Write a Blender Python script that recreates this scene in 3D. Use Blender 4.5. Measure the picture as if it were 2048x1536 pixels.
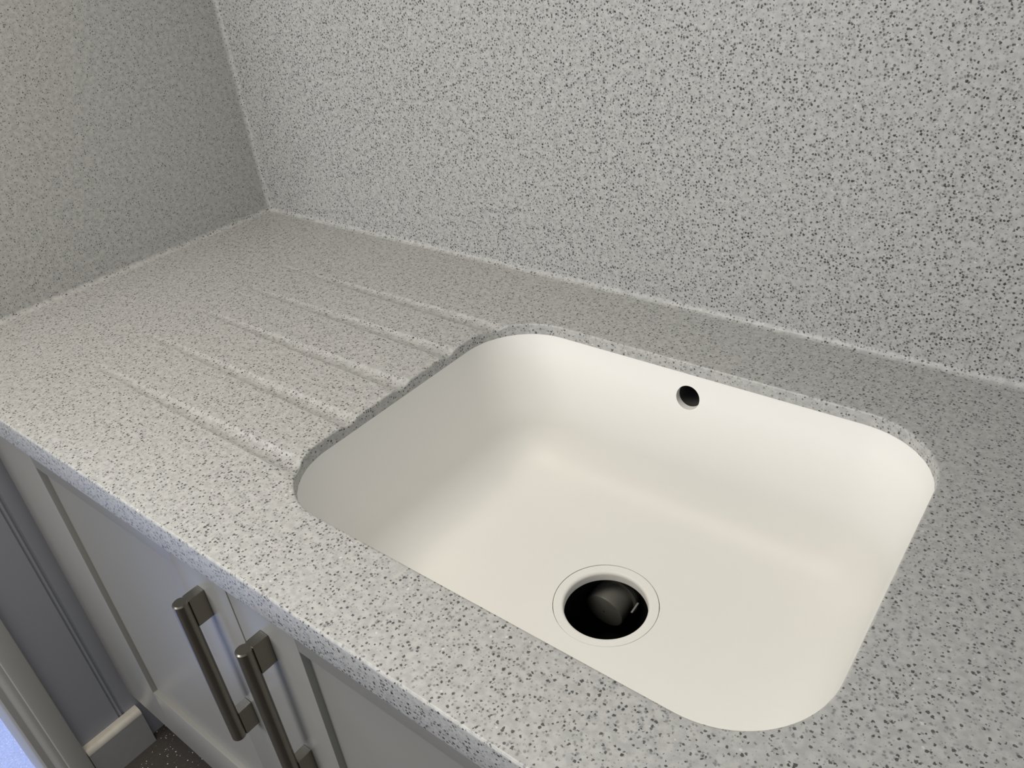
import bpy, bmesh, math, random
from mathutils import Vector, Matrix
from mathutils.geometry import delaunay_2d_cdt

S = bpy.context.scene
COL = S.collection
for o in list(bpy.data.objects):
    bpy.data.objects.remove(o, do_unlink=True)

# ------------------------------------------------------------------ camera
# world: x along the back wall, y towards it (wall face at y=0), z=0 is the worktop surface, metres
cam = bpy.data.cameras.new('camera')
cam.sensor_width = 36.0
cam.lens = 1598.99 / 2048 * 36.0
cam.clip_start = 0.02
co = bpy.data.objects.new('camera', cam)
COL.objects.link(co)
right = Vector((0.7916, 0.6045, -0.0888)); down = Vector((0.2679, -0.4740, -0.8388)); fwd = Vector((-0.5492, 0.6402, -0.5372))
fwd.normalize(); right = (right - right.dot(fwd) * fwd).normalized(); down = fwd.cross(right)
M3 = Matrix((right, -down, -fwd)).transposed()
co.matrix_world = Matrix.Translation((1.2665, -0.8391, 0.4901)) @ M3.to_4x4()
S.camera = co

# ------------------------------------------------------------------ light
LA, LB, LC, LW = 12.5, 41.0, 26.0, 0.23
w = bpy.data.worlds.new('room_light'); S.world = w
w.use_nodes = True
w.node_tree.nodes['Background'].inputs[0].default_value = (0.86, 0.93, 1.0, 1)
w.node_tree.nodes['Background'].inputs[1].default_value = LW

def area(name, loc, target, sx, sy, power, col):
    l = bpy.data.lights.new(name, 'AREA'); l.shape = 'RECTANGLE'; l.size = sx; l.size_y = sy
    l.energy = power; l.color = col
    o = bpy.data.objects.new(name, l); COL.objects.link(o); o.location = loc
    o.rotation_euler = (Vector(target) - Vector(loc)).to_track_quat('-Z', 'Y').to_euler()
    return o
area('overhead_lamp', (0.60, -0.90, 1.05), (0.60, -0.899, 0), 0.60, 0.60, LA, (1.0, 0.93, 0.80))  # unseen lamp at pendant height, placed from how the light falls off
area('front_fill', (0.15, -3.4, 0.8), (0.6, 0, 0.2), 1.5, 1.0, LB, (0.99, 0.985, 1.0))  # unseen frontal fill, added to lift the back wall
area('hall_daylight', (-0.9, -0.85, 1.2), (-0.5, -0.80, -0.9), 0.7, 0.7, LC, (0.76, 0.86, 1.0))

S.view_settings.view_transform = 'Standard'
S.view_settings.look = 'None'
S.view_settings.gamma = 1.0
S.view_settings.use_curve_mapping = False
S.view_settings.exposure = 0.0

# ------------------------------------------------------------------ materials
def new_mat(name):
    m = bpy.data.materials.new(name); m.use_nodes = True
    nt = m.node_tree
    return m, nt, nt.nodes['Principled BSDF']

def math_node(nt, op, a, b=None, c=None, clamp=False):
    n = nt.nodes.new('ShaderNodeMath'); n.operation = op; n.use_clamp = clamp
    for i, v in enumerate((a, b, c)):
        if v is None: continue
        if isinstance(v, (int, float)): n.inputs[i].default_value = v
        else: nt.links.new(v, n.inputs[i])
    return n.outputs[0]

def mix(nt, fac, a, b):
    n = nt.nodes.new('ShaderNodeMix'); n.data_type = 'RGBA'
    if isinstance(fac, (int, float)): n.inputs[0].default_value = fac
    else: nt.links.new(fac, n.inputs[0])
    for s, v in ((6, a), (7, b)):
        if isinstance(v, tuple): n.inputs[s].default_value = (*v, 1)
        else: nt.links.new(v, n.inputs[s])
    return n.outputs[2]

def specks(nt, co_, scale, rmax, density, soft):
    """round flecks: 0..1 mask from Voronoi cells, each with its own size, only a share of cells filled"""
    v = nt.nodes.new('ShaderNodeTexVoronoi'); v.voronoi_dimensions = '3D'; v.feature = 'F1'
    v.inputs['Scale'].default_value = scale
    nt.links.new(co_, v.inputs['Vector'])
    sp = nt.nodes.new('ShaderNodeSeparateColor'); nt.links.new(v.outputs['Color'], sp.inputs[0])
    r = math_node(nt, 'MULTIPLY_ADD', sp.outputs[0], rmax * 0.6, rmax * 0.4)
    d = math_node(nt, 'SUBTRACT', r, v.outputs['Distance'])
    k = math_node(nt, 'DIVIDE', d, soft, clamp=True)
    on = math_node(nt, 'LESS_THAN', sp.outputs[1], density)
    return math_node(nt, 'MULTIPLY', k, on), sp.outputs[2]

def stone_mat(name, fleck=1.0, lift=0.0, rough=0.38):
    m, nt, bs = new_mat(name)
    tc = nt.nodes.new('ShaderNodeTexCoord')
    # slightly warped coordinates so the flecks are not perfect discs
    nz = nt.nodes.new('ShaderNodeTexNoise'); nz.inputs['Scale'].default_value = 600; nz.inputs['Detail'].default_value = 1
    nt.links.new(tc.outputs['Object'], nz.inputs['Vector'])
    va = nt.nodes.new('ShaderNodeVectorMath'); va.operation = 'MULTIPLY_ADD'
    va.inputs[1].default_value = (0.0022,) * 3
    nt.links.new(nz.outputs['Color'], va.inputs[0]); nt.links.new(tc.outputs['Object'], va.inputs[2])
    c = va.outputs[0]
    n1 = nt.nodes.new('ShaderNodeTexNoise'); n1.inputs['Scale'].default_value = 150; n1.inputs['Detail'].default_value = 3
    nt.links.new(tc.outputs['Object'], n1.inputs['Vector'])
    ramp = nt.nodes.new('ShaderNodeMapRange'); ramp.inputs[1].default_value = 0.38; ramp.inputs[2].default_value = 0.62
    nt.links.new(n1.outputs['Fac'], ramp.inputs[0])
    b0 = (0.385 + lift, 0.385 + lift, 0.381 + lift); b1 = (0.47 + lift, 0.468 + lift, 0.46 + lift)
    col = mix(nt, ramp.outputs[0], b0, b1)
    f2, r2 = specks(nt, c, 330, 0.58, 0.68 * fleck, 0.30)
    col = mix(nt, math_node(nt, 'MULTIPLY', f2, 0.78), col, (0.17, 0.17, 0.172))
    f1, r1 = specks(nt, c, 300, 0.46, 0.56 * fleck, 0.10)
    col = mix(nt, math_node(nt, 'MULTIPLY', f1, math_node(nt, 'MULTIPLY_ADD', r1, 0.25, 0.75)), col, (0.03, 0.03, 0.031))
    f3, r3 = specks(nt, c, 170, 0.26, 0.10, 0.08)
    col = mix(nt, math_node(nt, 'MULTIPLY', f3, 0.8), col, (0.62, 0.62, 0.62))
    nt.links.new(col, bs.inputs['Base Color'])
    bs.inputs['Roughness'].default_value = rough
    bs.inputs['Specular IOR Level'].default_value = 0.4
    return m

def plain(name, col, rough=0.5, metal=0.0, spec=0.5, var=0.0, vscale=8.0, bump=0.0, bscale=400):
    m, nt, bs = new_mat(name)
    tc = nt.nodes.new('ShaderNodeTexCoord')
    n = nt.nodes.new('ShaderNodeTexNoise'); n.inputs['Scale'].default_value = vscale; n.inputs['Detail'].default_value = 4
    nt.links.new(tc.outputs['Object'], n.inputs['Vector'])
    lo = tuple(max(0, x * (1 - var)) for x in col); hi = tuple(min(1, x * (1 + var)) for x in col)
    nt.links.new(mix(nt, n.outputs['Fac'], lo, hi), bs.inputs['Base Color'])
    bs.inputs['Roughness'].default_value = rough; bs.inputs['Metallic'].default_value = metal
    bs.inputs['Specular IOR Level'].default_value = spec
    if bump:
        n2 = nt.nodes.new('ShaderNodeTexNoise'); n2.inputs['Scale'].default_value = bscale
        nt.links.new(tc.outputs['Object'], n2.inputs['Vector'])
        bp = nt.nodes.new('ShaderNodeBump'); bp.inputs['Strength'].default_value = bump; bp.inputs['Distance'].default_value = 0.001
        nt.links.new(n2.outputs['Fac'], bp.inputs['Height']); nt.links.new(bp.outputs[0], bs.inputs['Normal'])
    return m

def glitter_floor(name, base, spark, dens, scale=260, var=0.25):
    m, nt, bs = new_mat(name)
    tc = nt.nodes.new('ShaderNodeTexCoord'); c = tc.outputs['Object']
    n = nt.nodes.new('ShaderNodeTexNoise'); n.inputs['Scale'].default_value = 220; n.inputs['Detail'].default_value = 3
    nt.links.new(c, n.inputs['Vector'])
    col = mix(nt, n.outputs['Fac'], tuple(x * (1 - var) for x in base), tuple(x * (1 + var) for x in base))
    f, r = specks(nt, c, scale, 0.45, dens, 0.1)
    col = mix(nt, math_node(nt, 'MULTIPLY', f, r), col, spark)
    nt.links.new(col, bs.inputs['Base Color']); bs.inputs['Roughness'].default_value = 0.55
    return m

M = dict(
    stone=stone_mat('speckled_solid_surface'),
    seam=stone_mat('speckled_solid_surface_seam', fleck=0.75, lift=0.012),
    sink=plain('white_solid_surface', (0.835, 0.827, 0.806), 0.5, var=0.01, vscale=20),
    paint=plain('grey_cabinet_paint', (0.30, 0.293, 0.272), 0.32, var=0.02, bump=0.04, bscale=900),
    board=plain('blue_grey_board_paint', (0.33, 0.34, 0.385), 0.5, var=0.03),
    trim=plain('off_white_gloss_paint', (0.40, 0.395, 0.38), 0.45, var=0.03, bump=0.05, bscale=300),
    cap=plain('worn_cream_lit_paint', (0.66, 0.62, 0.55), 0.5, var=0.15, vscale=70),  # worn cream, with the light from above put into the pale tone
    skirt=plain('grey_skirting_paint', (0.33, 0.33, 0.33), 0.5, var=0.08, vscale=60),
    nickel=plain('dark_brushed_nickel', (0.30, 0.275, 0.235), 0.30, metal=1.0, var=0.06, vscale=200),
    carcass=plain('dark_carcass_board', (0.05, 0.05, 0.05), 0.7),
    plinth=plain('grey_plinth_board', (0.30, 0.30, 0.30), 0.5),
    plastic=plain('dark_grey_plastic', (0.14, 0.137, 0.125), 0.45),
    black=plain('black_rubber', (0.006, 0.006, 0.006), 0.7),
    plaster=plain('white_wall_plaster', (0.7, 0.7, 0.68), 0.8),
    crumb=plain('dark_crumb', (0.04, 0.035, 0.03), 0.8),
    floor=glitter_floor('dark_brown_safety_vinyl', (0.055, 0.048, 0.042), (0.75, 0.74, 0.7), 0.16, 330),
    hall=glitter_floor('pale_blue_safety_vinyl', (0.40, 0.47, 0.80), (0.95, 0.96, 1.0), 0.5, 300, 0.3),
)

# ------------------------------------------------------------------ helpers
def link(name, me, mat, parent=None, smooth_deg=None):
    o = bpy.data.objects.new(name, me); COL.objects.link(o)
    if not me.materials: me.materials.append(M[mat])
    if smooth_deg is not None:
        for p in me.polygons: p.use_smooth = True
        me.set_sharp_from_angle(angle=math.radians(smooth_deg))
    if parent is not None: o.parent = parent
    return o

def from_bm(name, bm, mat, parent=None, smooth_deg=None):
    bmesh.ops.recalc_face_normals(bm, faces=bm.faces[:])
    me = bpy.data.meshes.new(name); bm.to_mesh(me); bm.free()
    return link(name, me, mat, parent, smooth_deg)

def add_box(bm, lo, hi, bev=0.0, seg=2):
    vs = [bm.verts.new((x, y, z)) for x in (lo[0], hi[0]) for y in (lo[1], hi[1]) for z in (lo[2], hi[2])]
    fs = [(0, 1, 3, 2), (4, 6, 7, 5), (0, 4, 5, 1), (2, 3, 7, 6), (0, 2, 6, 4), (1, 5, 7, 3)]
    faces = [bm.faces.new([vs[i] for i in f]) for f in fs]
    if bev:
        es = list({e for f in faces for e in f.edges})
        bmesh.ops.bevel(bm, geom=es, offset=bev, segments=seg, profile=0.5, affect='EDGES')

def box(name, lo, hi, mat, parent=None, bev=0.0, seg=2):
    bm = bmesh.new(); add_box(bm, lo, hi, bev, seg)
    return from_bm(name, bm, mat, parent, 35 if bev else None)

def rings(bm, rows, close=True, cap0=False, cap1=False):
    vr = [[bm.verts.new(p) for p in r] for r in rows]
    n = len(rows[0])
    for a, b in zip(vr, vr[1:]):
        for i in range(n if close else n - 1):
            j = (i + 1) % n
            bm.faces.new((a[i], a[j], b[j], b[i]))
    if cap0: bm.faces.new(vr[0])
    if cap1: bm.faces.new(list(reversed(vr[-1])))
    return vr

def extrude_profile(name, pts, axis, a, b, mat, parent=None, smooth=35):
    """closed 2-D profile swept along 'x', 'y' or 'z' from a to b"""
    def p3(u, v, t):
        return {'x': (t, u, v), 'y': (u, t, v), 'z': (u, v, t)}[axis]
    bm = bmesh.new()
    rings(bm, [[p3(u, v, a) for u, v in pts], [p3(u, v, b) for u, v in pts]], True, True, True)
    return from_bm(name, bm, mat, parent, smooth)

def tag(o, label, cat, group=None):
    o['label'] = label; o['category'] = cat
    if group: o['group'] = group
    return o

def struct(o, label=None):
    o['kind'] = 'structure'
    if label: o['label'] = label
    return o

def arc(cx, cy, r, a0, a1, n):
    return [(cx + r * math.cos(a0 + (a1 - a0) * i / n), cy + r * math.sin(a0 + (a1 - a0) * i / n)) for i in range(n + 1)]

# ------------------------------------------------------------------ dimensions
D = 0.62                    # worktop depth
XR = 2.30                   # right end of the run
X0, X1, Y0, Y1 = 0.6544, 1.1992, -0.5288, -0.1190      # sink cut-out
CX, CY = (X0 + X1) / 2, (Y0 + Y1) / 2
RC = 0.086                  # cut-out corner radius
TH = 0.0145                 # slab thickness
ZF = -0.90                  # floor
ZD = -0.20                  # bowl bottom
YD = -0.585                 # door face

# ------------------------------------------------------------------ setting
fl = struct(box('floor', (-0.02, -2.4, ZF - 0.05), (XR, 0.0, ZF), 'floor'), 'dark brown sparkly vinyl floor in front of the cabinets')
fh = struct(box('floor.001', (-2.2, -2.4, ZF - 0.05), (-0.0201, 0.6, ZF + 0.001), 'hall'), 'pale blue sparkly vinyl floor beyond the doorway')

wb = struct(box('wall_back', (-0.15, 0.012, ZF), (XR, 0.13, 1.5), 'plaster'))
struct(box('cladding_panel', (-0.012, 0.0, 0.0), (XR, 0.012, 1.5), 'stone', wb))
wl = struct(box('wall_left', (-0.15, -0.735, ZF), (-0.012, 0.012, 1.5), 'plaster'))
struct(box('cladding_panel', (-0.012, -0.69, 0.0), (0.0, 0.0, 1.5), 'stone', wl))

# beaded boarding below the worktop: each board its own piece, a bead on its front edge
def board_profile(ya, yb, bead):
    pts = [(-0.012, yb), (-0.012, ya)]
    if bead:      # ya is the edge nearer the room: quirk, bead, quirk
        pts += [(-0.004, ya), (-0.004, ya + 0.0012)]
        pts += [(-0.004 + 0.0035 * math.sin(math.pi * k / 8), ya + 0.0012 + 0.0075 * k / 8) for k in range(1, 9)]
        pts += [(-0.0045, ya + 0.0102), (0.0, ya + 0.0118)]
    else:
        pts += [(-0.001, ya), (0.0, ya + 0.001)]
    pts += [(0.0, yb - 0.001), (-0.001, yb)]
    return pts
for ya, yb, bead in ((-0.6105 - 0.0055, -0.512, True), (-0.714, -0.6162, False), (-0.512 + 0.0003, -0.41, True)):
    b = extrude_profile('board', board_profile(ya, yb, bead), 'z', ZF, -0.0004, 'board', wl, 30)

# skirting on the boarded wall, bullnosed top
bl = struct(extrude_profile('baseboard_left', [(0.0, ZF), (0.019, ZF), (0.019, -0.8145), (0.0, -0.8145)], 'y', -0.692, -0.5835, 'skirt', None, 40), 'short grey skirting board with a worn cream top, light from above painted in, under the boarded wall')
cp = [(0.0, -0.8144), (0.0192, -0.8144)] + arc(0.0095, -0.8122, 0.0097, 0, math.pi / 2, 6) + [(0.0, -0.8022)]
extrude_profile('top_bead', cp, 'y', -0.692, -0.5834, 'cap', bl, 40)['label'] = 'worn cream rounded top edge with light from above in its colour'

# moulded door casing at the end of the wall
cs = [(-0.15, -0.7565), (0.006, -0.7565), (0.010, -0.7545), (0.012, -0.7515), (0.012, -0.742), (0.0135, -0.740), (0.017, -0.736), (0.0185, -0.731),
      (0.0185, -0.727), (0.021, -0.7255), (0.022, -0.722), (0.022, -0.6975), (0.0205, -0.694), (0.017, -0.6925), (0.0, -0.6925), (0.0, -0.735), (-0.15, -0.735)]
struct(extrude_profile('trim_1', cs, 'z', ZF, 1.1, 'trim', None, 30), 'moulded off-white door casing at the end of the boarded wall')

# coved seams: worktop to back wall, worktop to left wall, wall to wall
def cove_pts(r):
    return [(0, 0), (r, 0)] + [(r - r * math.sin(t), r - r * math.cos(t)) for t in [k * math.pi / 12 for k in range(1, 6)]] + [(0, r)]
RCV = 0.007
struct(extrude_profile('trim_2', [(-u, v) for u, v in cove_pts(RCV)], 'x', 0.0, XR, 'seam', None, 60), 'pale coved seam between worktop and back wall')
struct(extrude_profile('trim_3', cove_pts(RCV), 'y', -D + 0.004, 0.0, 'seam', None, 60), 'pale coved seam between worktop and left wall')
struct(extrude_profile('trim_4', [(u, -v) for u, v in cove_pts(RCV)], 'z', 0.0, 1.5, 'seam', None, 60), 'pale coved seam up the corner of the two walls')

# ------------------------------------------------------------------ worktop
GY = [-0.1610, -0.2385, -0.3215, -0.4045, -0.4890]     # drainer grooves
GX0, GX1, GD, GR = 0.215, 0.66, 0.0042, 0.0195

def groove(x, y):
    g = 0.0
    d = GD * (x - GX0) / (GX1 - GX0)
    if d <= 0 or x > 0.80: return 0.0
    for gy in GY:
        t = y - gy
        if abs(t) < GR:
            h = math.sqrt(GR * GR - t * t) - (GR - d)
            g = max(g, h)
    return -g

def rrect(ins, n_arc=20, n_x=26, n_y=20, r=None):
    """rounded rectangle of the cut-out, inset by ins (negative = grown); always the same point count"""
    a, b = (X1 - X0) / 2 - ins, (Y1 - Y0) / 2 - ins
    r = max(RC - ins, 0.02) if r is None else r
    pts = []
    for k, (sx, sy) in enumerate(((1, 1), (-1, 1), (-1, -1), (1, -1))):
        cx, cy = sx * (a - r), sy * (b - r)
        t0 = k * math.pi / 2
        pts += [(cx + r * math.cos(t0 + math.pi / 2 * i / n_arc), cy + r * math.sin(t0 + math.pi / 2 * i / n_arc)) for i in range(n_arc + 1)]
        ex, ey = pts[-1]
        nsx, nsy = ((-1, 1), (-1, -1), (1, -1), (1, 1))[k]
        fx, fy = nsx * (a - r), nsy * (b - r)
        if k % 2 == 0: fy = ey
        else: fx = ex
        n = n_x if k % 2 == 0 else n_y
        pts += [(ex + (fx - ex) * i / n, ey + (fy - ey) * i / n) for i in range(1, n)]
    return [(CX + x, CY + y) for x, y in pts]

def worktop():
    NX, NY = 30, 60
    # rim: rows of the rounded top edge, offset outwards
    er = 0.0022
    rim = [(-er + er * math.cos(t), -er + er * math.sin(t)) for t in [k * math.pi / 12 for k in range(0, 7)]]   # (minus offset, z)
    rows = [(-o, z) for o, z in rim]                                    # outward offset 0..er, z -er..0
    P, E = [], []
    def rr(off): return rrect(-off, 20, NX, NY)
    contours = [rr(o) for o, z in rows] + [rr(0.006), rr(0.012)]
    zoff = [z for o, z in rows] + [0.0, 0.0]
    idx, zz = {}, []
    n = len(contours[0])
    for ci, c in enumerate(contours):
        base = len(P)
        for q, z in zip(c, zoff[ci:ci + 1] * n):
            P.append(Vector(q)); zz.append(z)
        E += [(base + i, base + (i + 1) % n) for i in range(n)]
    # outer sheet, front edge stops where the rounding begins
    fe = 0.0026
    def inside(x, y, g):
        dx = max(abs(x - CX) - ((X1 - X0) / 2 - RC), 0); dy = max(abs(y - CY) - ((Y1 - Y0) / 2 - RC), 0)
        return math.hypot(dx, dy) < RC + g
    yf = -D + fe
    outer = []
    nx = 60
    outer += [(XR * i / nx, yf) for i in range(nx)] + [(XR, yf + (0 - yf) * i / 10) for i in range(10)]
    outer += [(XR - XR * i / nx, 0.0) for i in range(nx)] + [(0.0, (yf) * i / 10) for i in range(10)]
    base = len(P); m = len(outer)
    for q in outer: P.append(Vector(q)); zz.append(0.0)
    E += [(base + i, base + (i + 1) % m) for i in range(m)]
    # groove rows
    for gy in GY:
        x = GX0 - 0.01
        while x < 0.76:
            d = max(GD * (x - GX0) / (GX1 - GX0), 0)
            wv = math.sqrt(max(2 * GR * d - d * d, 0))
            for k in (-1.12, -1.0, -0.88, -0.7, -0.5, -0.25, 0, 0.25, 0.5, 0.7, 0.88, 1.0, 1.12):
                y = gy + k * max(wv, 0.002)
                if not inside(x, y, 0.0128):
                    P.append(Vector((x, y))); zz.append(0.0)
            x += 0.0125
    rnd = random.Random(4)
    for i in range(1, 46):
        for j in range(1, 13):
            x, y = XR * i / 46, yf * j / 13 * 0.999
            if not inside(x, y, 0.02) and all(abs(y - gy) > 0.018 or x < GX0 or x > 0.76 for gy in GY):
                P.append(Vector((x + 1e-4 * rnd.random(), y))); zz.append(0.0)
    V, ED, F, OV, OE, OF = delaunay_2d_cdt(P, E, [], 0, 1e-7)
    Zs = [None] * len(V)
    for i, ov in enumerate(OV):
        Zs[i] = min((zz[k] for k in ov), default=0.0)
    bm = bmesh.new()
    tv = [bm.verts.new((v.x, v.y, Zs[i] + groove(v.x, v.y))) for i, v in enumerate(V)]
    for f in F:
        cx = sum(V[i].x for i in f) / len(f); cy = sum(V[i].y for i in f) / len(f)
        if inside(cx, cy, -0.0002): continue
        bm.faces.new([tv[i] for i in f])
    # rim wall straight down from the first contour
    first = {}
    for i, ov in enumerate(OV):
        for k in ov:
            if k < n: first[k] = tv[i]
    low = [bm.verts.new((q[0], q[1], -TH)) for q in contours[0]]
    mid = [bm.verts.new((q[0], q[1], -0.0085)) for q in contours[0]]
    for i in range(n):
        j = (i + 1) % n
        bm.faces.new((first[i], first[j], mid[j], mid[i])); bm.faces.new((mid[i], mid[j], low[j], low[i]))
    # rounded front edge, apron, underside of the apron and of the slab
    fr = []
    key = {(round(v.co.x, 5), round(v.co.y, 5)): v for v in tv}
    fr.append([key[(round(XR * i / nx, 5), round(yf, 5))] for i in range(nx + 1)])
    prof = [(yf - fe * math.sin(t), -fe + fe * math.cos(t)) for t in [k * math.pi / 12 for k in range(1, 7)]]
    prof += [(-D, -0.036), (-D + 0.001, -0.039), (-D + 0.003, -0.040), (-D + 0.022, -0.040), (-D + 0.022, -TH)]
    for y, z in prof: fr.append([bm.verts.new((XR * i / nx, y, z)) for i in range(nx + 1)])
    for a, b in zip(fr, fr[1:]):
        for i in range(nx): bm.faces.new((a[i], a[i + 1], b[i + 1], b[i]))
    o2 = [(-D + 0.022 if y < -0.3 and abs(y - yf) < 1e-6 else y) for x, y in outer]
    P2 = [Vector(q) for q in contours[0]] + [Vector((outer[i][0], o2[i])) for i in range(m)]
    E2 = [(i, (i + 1) % n) for i in range(n)] + [(n + i, n + (i + 1) % m) for i in range(m)]
    V2, _, F2, *_ = delaunay_2d_cdt(P2, E2, [], 0, 1e-7)
    bv = [bm.verts.new((v.x, v.y, -TH)) for v in V2]
    for f in F2:
        cx = sum(V2[i].x for i in f) / len(f); cy = sum(V2[i].y for i in f) / len(f)
        if not inside(cx, cy, -0.0002): bm.faces.new([bv[i] for i in f])
    bmesh.ops.remove_doubles(bm, verts=bm.verts[:], dist=1e-6)
    return from_bm('worktop', bm, 'stone', None, 38)
tag(worktop(), 'pale grey speckled worktop with five drainer grooves and a sink cut-out', 'worktop')

# ------------------------------------------------------------------ sink
def bake(o):
    dg = bpy.context.evaluated_depsgraph_get()
    me = bpy.data.meshes.new_from_object(o.evaluated_get(dg))
    old = o.data; o.modifiers.clear(); o.data = me
    bpy.data.meshes.remove(old)

RH = 0.0591      # hole in the bowl that takes the waste ring
sink = bpy.data.objects.new('undermount_sink', None); COL.objects.link(sink); sink.location = (CX, CY, ZD - 0.02)
tag(sink, 'white moulded undermount sink bowl set into the speckled worktop', 'sink')
SI = Matrix.Translation(-Vector(sink.location))

def bowl():
    FR = 0.062                                   # fillet between wall and floor
    zw = ZD + 0.0045 + FR                        # where the fillet starts
    draft = 0.021
    prof = [(0.0, -TH - 0.0002), (0.0004, -TH - 0.004)]
    prof += [(0.0004 + (draft - 0.0004) * k / 6, -TH - 0.004 + (zw + TH + 0.004) * k / 6) for k in range(1, 7)]
    prof += [(draft + FR * (1 - math.cos(t)), zw - FR * math.sin(t)) for t in [k * math.pi / 24 for k in range(1, 13)]]
    rows = []
    for ins, z in prof:
        rows.append([(x, y, z) for x, y in rrect(ins, 16, 30, 24, max(RC - 0.62 * ins, 0.03))])
    last = rows[-1]; zl = last[0][2]
    for k in range(1, 9):
        t = k / 8
        ring = []
        for x, y, z in last:
            dx, dy = x - CX, y - CY
            ax, ay = dx / 0.2, dy / 0.135
            L = math.hypot(ax, ay); cx, cy = CX + RH * ax / L, CY + RH * ay / L
            ring.append((x + (cx - x) * t, y + (cy - y) * t, zl + (ZD - zl) * (1 - (1 - t) ** 1.6)))
        rows.append(ring)
    rows.append([(x, y, ZD - 0.004) for x, y, z in rows[-1]])
    bm = bmesh.new(); rings(bm, rows)
    bmesh.ops.recalc_face_normals(bm, faces=bm.faces[:])
    # face the normals towards the inside of the bowl
    f0 = bm.faces[:][40]
    if f0.normal.dot(Vector((CX, CY, f0.calc_center_median().z)) - f0.calc_center_median()) < 0:
        bmesh.ops.reverse_faces(bm, faces=bm.faces[:])
    me = bpy.data.meshes.new('bowl'); bm.to_mesh(me); bm.free()
    o = link('bowl', me, 'sink')
    s = o.modifiers.new('thickness', 'SOLIDIFY'); s.thickness = 0.008; s.offset = -1.0
    bmc = bmesh.new()
    c = [(0.920 + 0.0148 * math.cos(2 * math.pi * i / 48), -0.0440 + 0.0148 * math.sin(2 * math.pi * i / 48)) for i in range(48)]
    rings(bmc, [[(x, Y1 - 0.03, z) for x, z in c], [(x, Y1 + 0.03, z) for x, z in c]], True, True, True)
    cut = from_bm('overflow_cutter', bmc, 'sink')
    b = o.modifiers.new('overflow', 'BOOLEAN'); b.object = cut; b.operation = 'DIFFERENCE'; b.solver = 'EXACT'
    bpy.context.view_layer.update()
    bake(o)
    bpy.data.objects.remove(cut, do_unlink=True)
    for p in o.data.polygons: p.use_smooth = True
    o.data.set_sharp_from_angle(angle=math.radians(40))
    o.parent = sink; o.matrix_parent_inverse = SI
    return o
bowl()

def lathe(name, prof, c, mat, parent, n=72, close=False, smooth=35, axis=None):
    rows = []
    for r, z in prof:
        rows.append([(r * math.cos(2 * math.pi * i / n), r * math.sin(2 * math.pi * i / n), z) for i in range(n)])
    bm = bmesh.new()
    vr = rings(bm, rows, True, prof[0][0] > 0 and not close and False, False)
    if close:
        for i in range(n): bm.faces.new((vr[-1][i], vr[-1][(i + 1) % n], vr[0][(i + 1) % n], vr[0][i]))
    rot = Matrix.Identity(4) if axis is None else Vector(axis).to_track_quat('Z', 'Y').to_matrix().to_4x4()
    bmesh.ops.transform(bm, matrix=Matrix.Translation(c) @ rot, verts=bm.verts[:])
    return from_bm(name, bm, mat, parent, smooth)

RI = 0.0468
ring = lathe('drain_ring', [(0.0585, ZD - 0.012), (0.0585, ZD - 0.0006), (0.0580, ZD - 0.0001), (RI + 0.004, ZD - 0.0004)] +
             [(RI + 0.004 - 0.004 * math.sin(t), ZD - 0.0044 + 0.004 * math.cos(t)) for t in [k * math.pi / 12 for k in range(1, 7)]] +
             [(RI, ZD - 0.0125), (RI + 0.001, ZD - 0.0135), (0.0565, ZD - 0.0135)], (CX, CY, 0), 'sink', sink, close=True)
ring.matrix_parent_inverse = SI

ofl = lathe('overflow_duct', [(0.0165, -0.018), (0.0165, 0.0), (0.0165, 0.03), (0.001, 0.03)], (0.920, Y1 + 0.0275 - 0.008, -0.044), 'carcass', sink, 32, axis=(0, 1, 0))
ofl.matrix_parent_inverse = SI

# plastic waste fitting hanging under the drain hole
wt = bpy.data.objects.new('waste_outlet', None); COL.objects.link(wt); wt.location = (CX, CY, -0.34)
tag(wt, 'dark grey plastic waste fitting seen down the drain hole', 'waste fitting')
WI = Matrix.Translation(-Vector(wt.location))
parts = []
parts.append(lathe('cup', [(0.062, ZD - 0.0136), (0.072, ZD - 0.0145), (0.072, -0.335), (0.001, -0.335)], (CX, CY, 0), 'black', wt, 48))
bx, bz, by = 0.901, -0.262, -0.289
parts.append(lathe('spigot', [(0.001, 0), (0.0225, 0), (0.0243, 0.001), (0.025, 0.003), (0.025, 0.026)], (bx, by, bz), 'plastic', wt, 48, axis=(0, 1, 0.10)))
parts.append(lathe('collar', [(0.025, 0.026), (0.0290, 0.0262), (0.0300, 0.0275), (0.0300, 0.032), (0.0285, 0.0335), (0.0285, 0.058), (0.03, 0.060), (0.03, 0.070), (0.02, 0.07)], (bx, by, bz), 'plastic', wt, 48, axis=(0, 1, 0.10)))
for ang in (0.35, 1.15):
    bm = bmesh.new(); add_box(bm, (-0.001, -0.0005, 0.006), (0.001, 0.0014, 0.028))
    q = Vector((0, 1, 0.10)).to_track_quat('Z', 'Y').to_matrix().to_4x4()
    bmesh.ops.transform(bm, matrix=Matrix.Translation((bx, by, bz)) @ q @ Matrix.Rotation(ang + math.pi, 4, 'Z') @ Matrix.Translation((0, 0.0247, 0)), verts=bm.verts[:])
    parts.append(from_bm('rib', bm, 'plastic', wt))
bm = bmesh.new(); add_box(bm, (-0.0012, -0.0008, -0.008), (0.0012, 0.0008, 0.008), 0.0004, 1)
bmesh.ops.transform(bm, matrix=Matrix.Translation((0.9345, -0.2735, -0.25)) @ Matrix.Rotation(math.radians(-84), 4, 'X'), verts=bm.verts[:])
parts.append(from_bm('clip', bm, 'plinth', wt))
for q in parts: q.matrix_parent_inverse = WI

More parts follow.
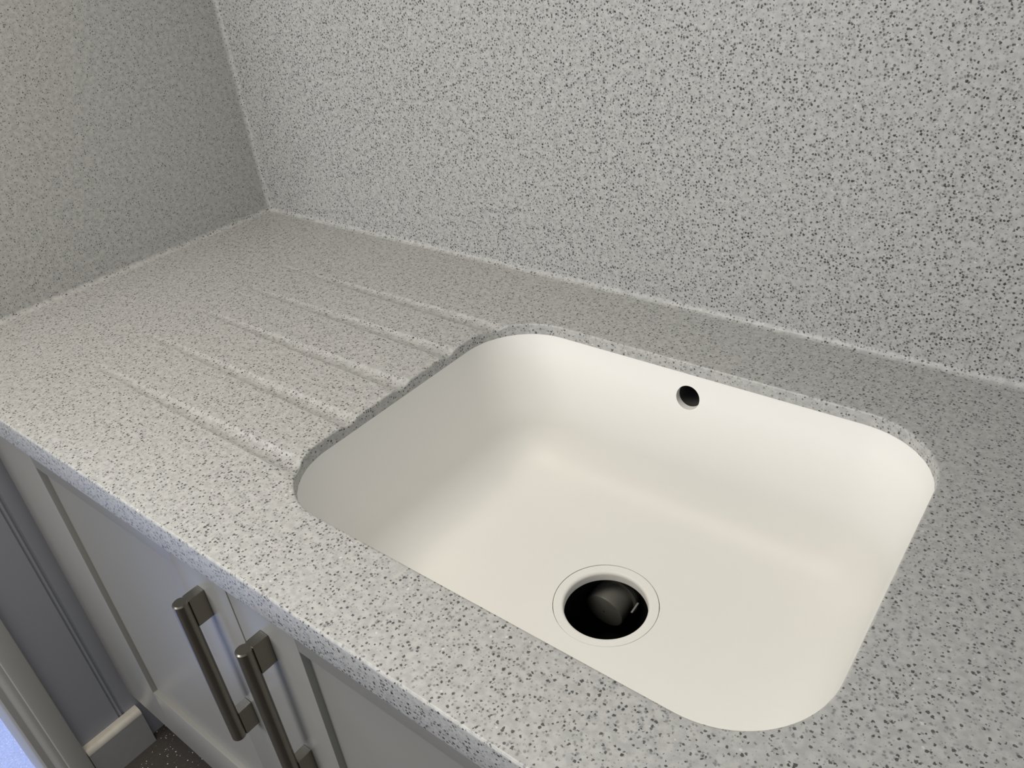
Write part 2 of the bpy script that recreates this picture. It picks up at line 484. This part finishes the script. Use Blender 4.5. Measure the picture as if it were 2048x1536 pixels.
# ------------------------------------------------------------------ base cabinet
cab = bpy.data.objects.new('base_cabinet', None); COL.objects.link(cab); cab.location = (0.62, -0.29, ZF)
tag(cab, 'grey shaker base cabinet with two doors under the worktop', 'cabinet')
CI = Matrix.Translation(-Vector(cab.location))
XE = 1.235
bm = bmesh.new()
add_box(bm, (0.003, -0.560, -0.75), (0.021, -0.02, -0.045)); add_box(bm, (XE - 0.018, -0.560, -0.75), (XE, -0.02, -0.045))
add_box(bm, (0.021, -0.560, -0.75), (XE - 0.018, -0.02, -0.732)); add_box(bm, (0.021, -0.026, -0.732), (XE - 0.018, -0.02, -0.045))
add_box(bm, (0.021, -0.560, -0.085), (XE - 0.018, -0.542, -0.045))
o = from_bm('carcass', bm, 'carcass', cab); o.matrix_parent_inverse = CI
o = box('plinth', (0.002, -0.535, ZF), (XE, -0.519, -0.751), 'plinth', cab); o.matrix_parent_inverse = CI
DZ0, DZ1 = -0.751, -0.047

def door(xa, xb, ra, rb, hx):
    """shaker door from xa to xb with the field between ra and rb, handle at hx"""
    d = box('door', (xa + 0.03, YD + 0.0085, DZ0 + 0.03), (xb - 0.03, YD + 0.017, DZ1 - 0.03), 'paint', cab)
    d.matrix_parent_inverse = CI
    zt, zb = -0.1415, -0.634
    sub = []
    sub.append(box('stile', (xa, YD, DZ0), (ra, YD + 0.022, DZ1), 'paint', None, 0.0012))
    sub.append(box('stile', (rb, YD, DZ0), (xb, YD + 0.022, DZ1), 'paint', None, 0.0012))
    sub.append(box('rail', (ra - 0.0003, YD + 0.0001, zt), (rb + 0.0003, YD + 0.022, DZ1), 'paint', None, 0.0012))
    sub.append(box('rail', (ra - 0.0003, YD + 0.0001, DZ0), (rb + 0.0003, YD + 0.022, zb), 'paint', None, 0.0012))
    # D handle: round bar with flat bevelled ends on two square posts
    bm = bmesh.new()
    r, yb, z1, z0 = 0.0088, -0.6115, -0.1500, -0.3925
    prof = [(0.0001, z1), (r - 0.0015, z1), (r, z1 - 0.0015), (r, z0 + 0.0015), (r - 0.0015, z0), (0.0001, z0)]
    n = 40
    rings(bm, [[(hx + q * math.cos(2 * math.pi * i / n), yb + q * math.sin(2 * math.pi * i / n), z) for i in range(n)] for q, z in prof], True, True, True)
    for za in (z1 - 0.0005 - 0.041, z0 + 0.0005):
        add_box(bm, (hx - 0.0068, yb + 0.0068, za), (hx + 0.0068, YD, za + 0.041), 0.0005, 1)
    h = from_bm('handle', bm, 'nickel', None, 30); h['label'] = 'dark brushed nickel bar handle'
    sub.append(h)
    for q in sub:
        q.parent = d
    return d
door(0.014, 0.6195, 0.1700, 0.5120, 0.5600)
door(0.6220, 1.2330, 0.7340, 1.1200, 0.6745)

# ------------------------------------------------------------------ small things
bm = bmesh.new()
bmesh.ops.create_icosphere(bm, subdivisions=1, radius=0.0011)
rnd = random.Random(2)
for v in bm.verts: v.co *= 0.75 + 0.5 * rnd.random()
bmesh.ops.scale(bm, vec=(1.2, 0.9, 0.6), verts=bm.verts[:])
cr = from_bm('crumb', bm, 'crumb')
cr.location = (0.7125, -0.3245, -0.1966)
tag(cr, 'tiny dark crumb on the floor of the white sink', 'crumb')
